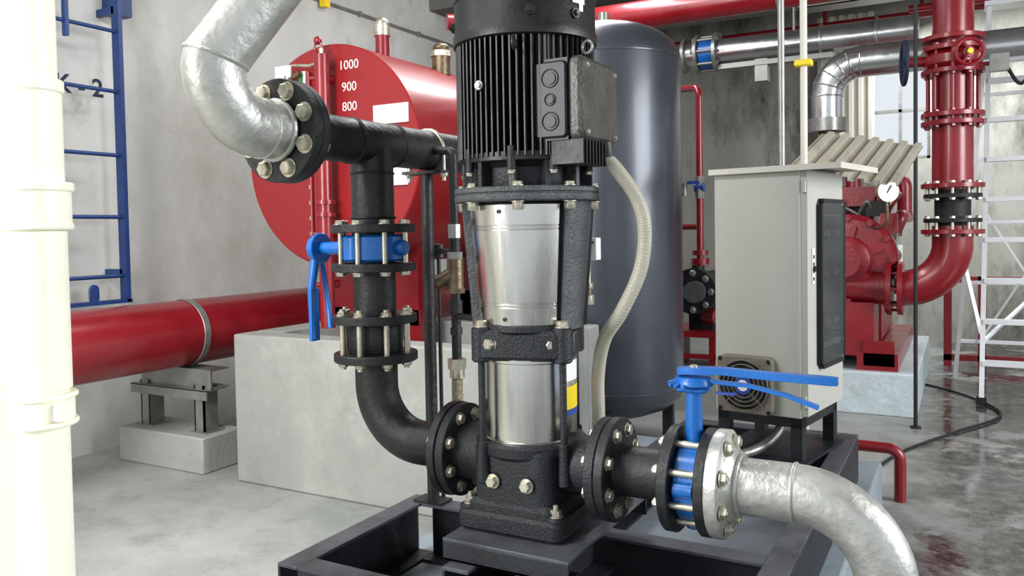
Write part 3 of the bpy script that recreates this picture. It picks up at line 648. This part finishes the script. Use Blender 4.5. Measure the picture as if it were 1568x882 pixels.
g.tube([(q.x+.9,q.y,2.8),(q.x+.9,q.y,3.5)],.012,GALV); g.ring((q.x+.9,q.y,2.76),(1,0,0),.102,.006,GALV)
g.tube([(q.x+1.45,q.y,2.76),(q.x+1.45,q.y,3.5)],.09,RED)
g.build()
g=G('red_branch_pipe')
q=C(1.20,5.2,0); g.tube([(q.x-.35,q.y+.4,2.15),(q.x,q.y,2.08),(q.x,q.y,.95)],.022,RED,R=.07)
g.tube([(q.x,q.y,1.2),(q.x-.3,q.y+.15,1.2)],.018,RED); g.cyl((q.x,q.y,1.02),(q.x,q.y,1.05),.05,RED); g.cyl((q.x,q.y,.96),(q.x,q.y,1.0),.055,RED)
g.cyl((q.x-.03,q.y,1.45),(q.x+.03,q.y,1.45),.03,LBLU); g.box((q.x-.03,q.y-.04,1.48),(.08,.012,.02),LBLU); g.cyl((q.x,q.y,1.38),(q.x,q.y,1.52),.03,GALV,seg=8)
g.cyl((q.x-.10,q.y,1.40),(q.x-.10,q.y,1.48),.02,GALV)
g.build()
g=G('red_sprinkler_line'); g.tube([(-3.9,8.6,3.15),(2.5,8.6,3.15)],.035,RED)
for x in (-3.5,-1.2,.5,2.3): g.tube([(x,8.6,3.15),(x,8.6,3.5)],.02,RED)
g.build()
g=G('red_sprinkler_line.001'); g.tube([(-.4,7.5,2.95),(3.2,7.5,2.95)],.03,RED)
for x in (-.3,1.2,3.0): g.tube([(x,7.5,2.95),(x,7.5,3.5)],.015,RED)
g.build()
g=G('ceiling_cable_tray'); g.b2((-1.2,7.1,2.98),(3.5,7.3,2.99),GALV); g.b2((-1.2,7.1,2.98),(3.5,7.11,3.05),GALV); g.b2((-1.2,7.29,2.98),(3.5,7.3,3.05),GALV)
for x in (-1.0,.6,2.2): g.b2((x,7.19,2.99),(x+.02,7.21,3.5),GALV)
for k in range(4): g.cyl((-1.2,7.13+.04*k,3.01),(3.5,7.13+.04*k,3.01),.014,RUBB,seg=10)
g.build()
g=G('jockey_pump'); q=C(1.22,5.35,0)
g.b2((q.x-.35,q.y-.1,0),(q.x+.15,q.y+.5,.25),PLING)
for x in (-.2,.1): g.b2((q.x+x-.02,q.y-.05,.25),(q.x+x+.02,q.y+.4,.5),RED)
g.b2((q.x-.22,q.y-.06,.48),(q.x+.14,q.y+.42,.52),RED); g.b2((q.x-.22,q.y-.06,.34),(q.x+.14,q.y-.03,.37),RED)
g.cyl((q.x-.02,q.y+.0,.78),(q.x+.02,q.y+.35,.78),.12,RUBB,seg=28); g.cyl((q.x-.02,q.y-.06,.78),(q.x-.02,q.y+.02,.78),.15,RUBB,seg=28)
g.studs((q.x-.02,q.y-.06,.78),(0,1,0),0,.06,8,.12,.012,GALV,0,.019); g.cyl((q.x,q.y-.12,.78),(q.x,q.y-.05,.78),.07,CASTG,seg=20)
g.b2((q.x-.08,q.y+.05,.52),(q.x+.08,q.y+.3,.7),RUBB); g.cyl((q.x,q.y,.88),(q.x,q.y,.95),.04,RUBB)
g.tube([(q.x+.05,q.y,.62),(q.x+.14,q.y-.05,.62)],.05,DRED)
g.build()
# ------------------------------------------------------------ big red riser
rx,ry=-.0625,5.70
g=G('red_fire_riser')
g.tube([(-.36,ry,.79),(rx,ry,.79),(rx,ry,1.12)],.114,RED,R=.28,seg=40,n=16)
g.cyl((rx,ry,1.12),(rx,ry,1.18),.114,RED,seg=40); g.cyl((rx,ry,1.4),(rx,ry,3.5),.114,RED,seg=40)
g.disc((-.365,ry,.79),(1,0,0),.17,.03,RED)
for z in (1.13,1.41,1.79,1.84,2.10,2.24,2.30): g.disc((rx,ry,z),(0,0,1),.175,.028,RED)
g.cyl((rx,ry,1.158),(rx,ry,1.41),.10,RUBB,seg=36)
for z in (1.2,1.35): g.disc((rx,ry,z),(0,0,1),.16,.025,RUBB)
g.studs((rx,ry,0),(0,0,1),1.13,1.225,10,.145,.01,ZINC,0,.017); g.studs((rx,ry,0),(0,0,1),1.35,1.438,10,.145,.01,ZINC,0,.017)
g.studs((rx,ry,0),(0,0,1),1.79,1.868,10,.148,.01,RED,0,.017)
g.studs((rx,ry,0),(0,0,1),2.10,2.268,10,.148,.01,RED,0,.017)
for a in range(0,360,45):
    r=math.radians(a); g.cyl((rx+.135*math.cos(r),ry+.135*math.sin(r),1.87),(rx+.135*math.cos(r),ry+.135*math.sin(r),2.1),.012,RED,seg=10)
g.lathe([(.12,2.12),(.16,2.16),(.16,2.21),(.12,2.25)],(rx,ry,0),(0,0,1),RED,40)
d=V((.35,-.94,0)); hc=V((rx,ry,2.19)); g.cyl(hc,hc+d*.25,.03,RED); g.ring(hc+d*.25,d,.075,.011,RED,28)
x,y,z=basis(d)
for k in range(3):
    a=k*2.094; g.cyl(hc+d*.25,hc+d*.25+(x*math.cos(a)+y*math.sin(a))*.075,.009,RED,seg=8)
g.cyl(hc+d*.24,hc+d*.27,.016,YEL,seg=14)
d=V((-1,-.2,0)).normalized(); g.cyl(hc,hc+d*.26,.03,RED); g.ring(hc+d*.27,d,.13,.012,INK,32)
x,y,z=basis(d)
for k in range(4):
    a=k*1.571; g.cyl(hc+d*.27,hc+d*.27+(x*math.cos(a)+y*math.sin(a))*.13,.008,INK,seg=8)
g.box((rx+.24,ry-.1,2.13),(.10,.06,.10),GALV); g.cyl((rx+.1,ry-.1,2.13),(rx+.2,ry-.1,2.13),.012,RED)
g.tube([(rx+.28,ry-.1,2.1),(rx+.36,ry-.12,2.0),(rx+.46,ry-.1,2.3),(rx+.40,ry,3.0),(rx+.38,ry,3.5)],.010,RUBB,sm=True,seg=8)
g.build()
# ------------------------------------------------------------ stepladder
g=G('aluminium_stepladder')
def beam(a,b,w=.06,t=.03,m=ALU):
    a,b=V(a),V(b); x,y,z=basis(b-a); g.loft([[q+x*s1*w/2+y*s2*t/2 for s1,s2 in ((-1,-1),(1,-1),(1,1),(-1,1))] for q in (a,b)],m)
lx0,lx1,lt0,lt1=.10,.66,.15,.60
beam((lx0,6.15,0),(lt0,6.6,2.7)); beam((lx1,6.15,0),(lt1,6.6,2.7)); beam((lx0-.16,7.1,0),(lt0,6.64,2.7),.04); beam((lx1+.05,7.1,0),(lt1,6.64,2.7),.035)
for i in range(1,10):
    z=.27*i; t=z/2.7; g.b2((lx0+(lt0-lx0)*t,6.15+.45*t-.045,z-.015),(lx1+(lt1-lx1)*t,6.15+.45*t+.045,z+.015),ALU)
for i in range(5):
    z=.3+.45*i; t=z/2.7; y=7.1-.46*t; beam((lx0-.16+(lt0-lx0+.16)*t,y,z),(lx1+.05+(lt1-lx1-.05)*t,y,z+.0),.025,.025)
beam((lx0,6.2,.4),(lx1,7.0,.9),.025,.015); beam((lx0-.1,7.0,.9),(lx0,6.3,.45),.025,.015); beam((lx0+.02,6.95,1.3),(lx1,6.95,.35),.025,.015); beam((lx0,7.02,.3),(lx1,6.9,1.3),.025,.015)
g.b2((.12,6.52,2.68),(.64,6.72,2.71),ALU)
for x in (lx0,lx1): g.b2((x-.03,6.12,0),(x+.03,6.18,.05),RUBB)
g.build()
g=G('red_drain_pipe'); a=C(1.42,3.62,.226)
g.tube([a-V((.5,0,0)),V((-.24,a.y,.226)),V((-.24,a.y,.0))],.024,RED,R=.05)
g.build()
g=G('red_pump_base_rail')
for x in (.13,-.12,.77): g.b2((x-.03,7.7,0),(x+.03,7.76,.75),RED)
g.b2((-.15,7.7,.70),(.8,7.76,.75),RED); g.b2((-.15,7.7,.05),(.8,7.76,.1),RED); g.build()
g=G('floor_cable')
g.tube([C(1.60,3.75,.01),C(2.0,4.2,.01),C(2.5,4.6,.01),C(3.0,5.0,.01),C(3.1,5.6,.01),C(3.0,6.1,.01)],.008,RUBB,sm=True,seg=8); g.build()

# ------------------------------------------------------------ lights
def area(name,loc,tgt,size,sy,power,col=(1,1,1)):
    d=bpy.data.lights.new(name,'AREA'); d.shape='RECTANGLE'; d.size=size; d.size_y=sy; d.energy=power; d.color=col
    o=bpy.data.objects.new(name,d); o.location=loc; o.rotation_euler=(V(tgt)-V(loc)).to_track_quat('-Z','Y').to_euler(); bpy.context.scene.collection.objects.link(o)
area('daylight_right',(3.6,3.0,2.3),(-1.5,2.6,.8),2.4,2.2,250,(.94,.975,1))  # unseen area light added for daylight through the open right side
area('overhead_fill',(-2.2,.8,3.3),(-2.2,2.0,0),1.8,.5,85,(.97,.99,1))  # added overhead fill for highlights, no fixture modelled
area('overhead_fill_far',(.6,7.9,3.0),(1.2,8.6,1),3,.4,120,(.95,.98,1))  # unseen fill added to brighten the back wall
area('overhead_fill_mid',(-2.2,4.6,3.4),(-2.4,4.6,0),2.4,.4,70,(.98,.99,1))  # unseen fill added above the tanks, not a real fitting
area('left_pipe_fill',(-2.3,-.6,1.9),(-1.7,1.0,1.2),1.0,1.8,115,(1,1,.99))  # unseen area light added to overexpose the white pvc pipes
w=bpy.data.worlds.new('World'); bpy.context.scene.world=w; w.use_nodes=True
w.node_tree.nodes['Background'].inputs[0].default_value=(.88,.94,1,1); w.node_tree.nodes['Background'].inputs[1].default_value=.9
# ------------------------------------------------------------ camera
cam=bpy.data.cameras.new('camera'); co=bpy.data.objects.new('camera',cam); bpy.context.scene.collection.objects.link(co)
cam.sensor_width=36; cam.lens=28.7; cam.shift_y=-.0287; cam.clip_start=.02
M=Matrix.Rotation(math.radians(29),4,'Z')@Matrix.Rotation(math.radians(88),4,'X')@Matrix.Rotation(math.radians(-1),4,'Z')
co.matrix_world=Matrix.Translation((0,0,1.2))@M
bpy.context.scene.camera=co
bpy.context.scene.view_settings.view_transform='Standard'
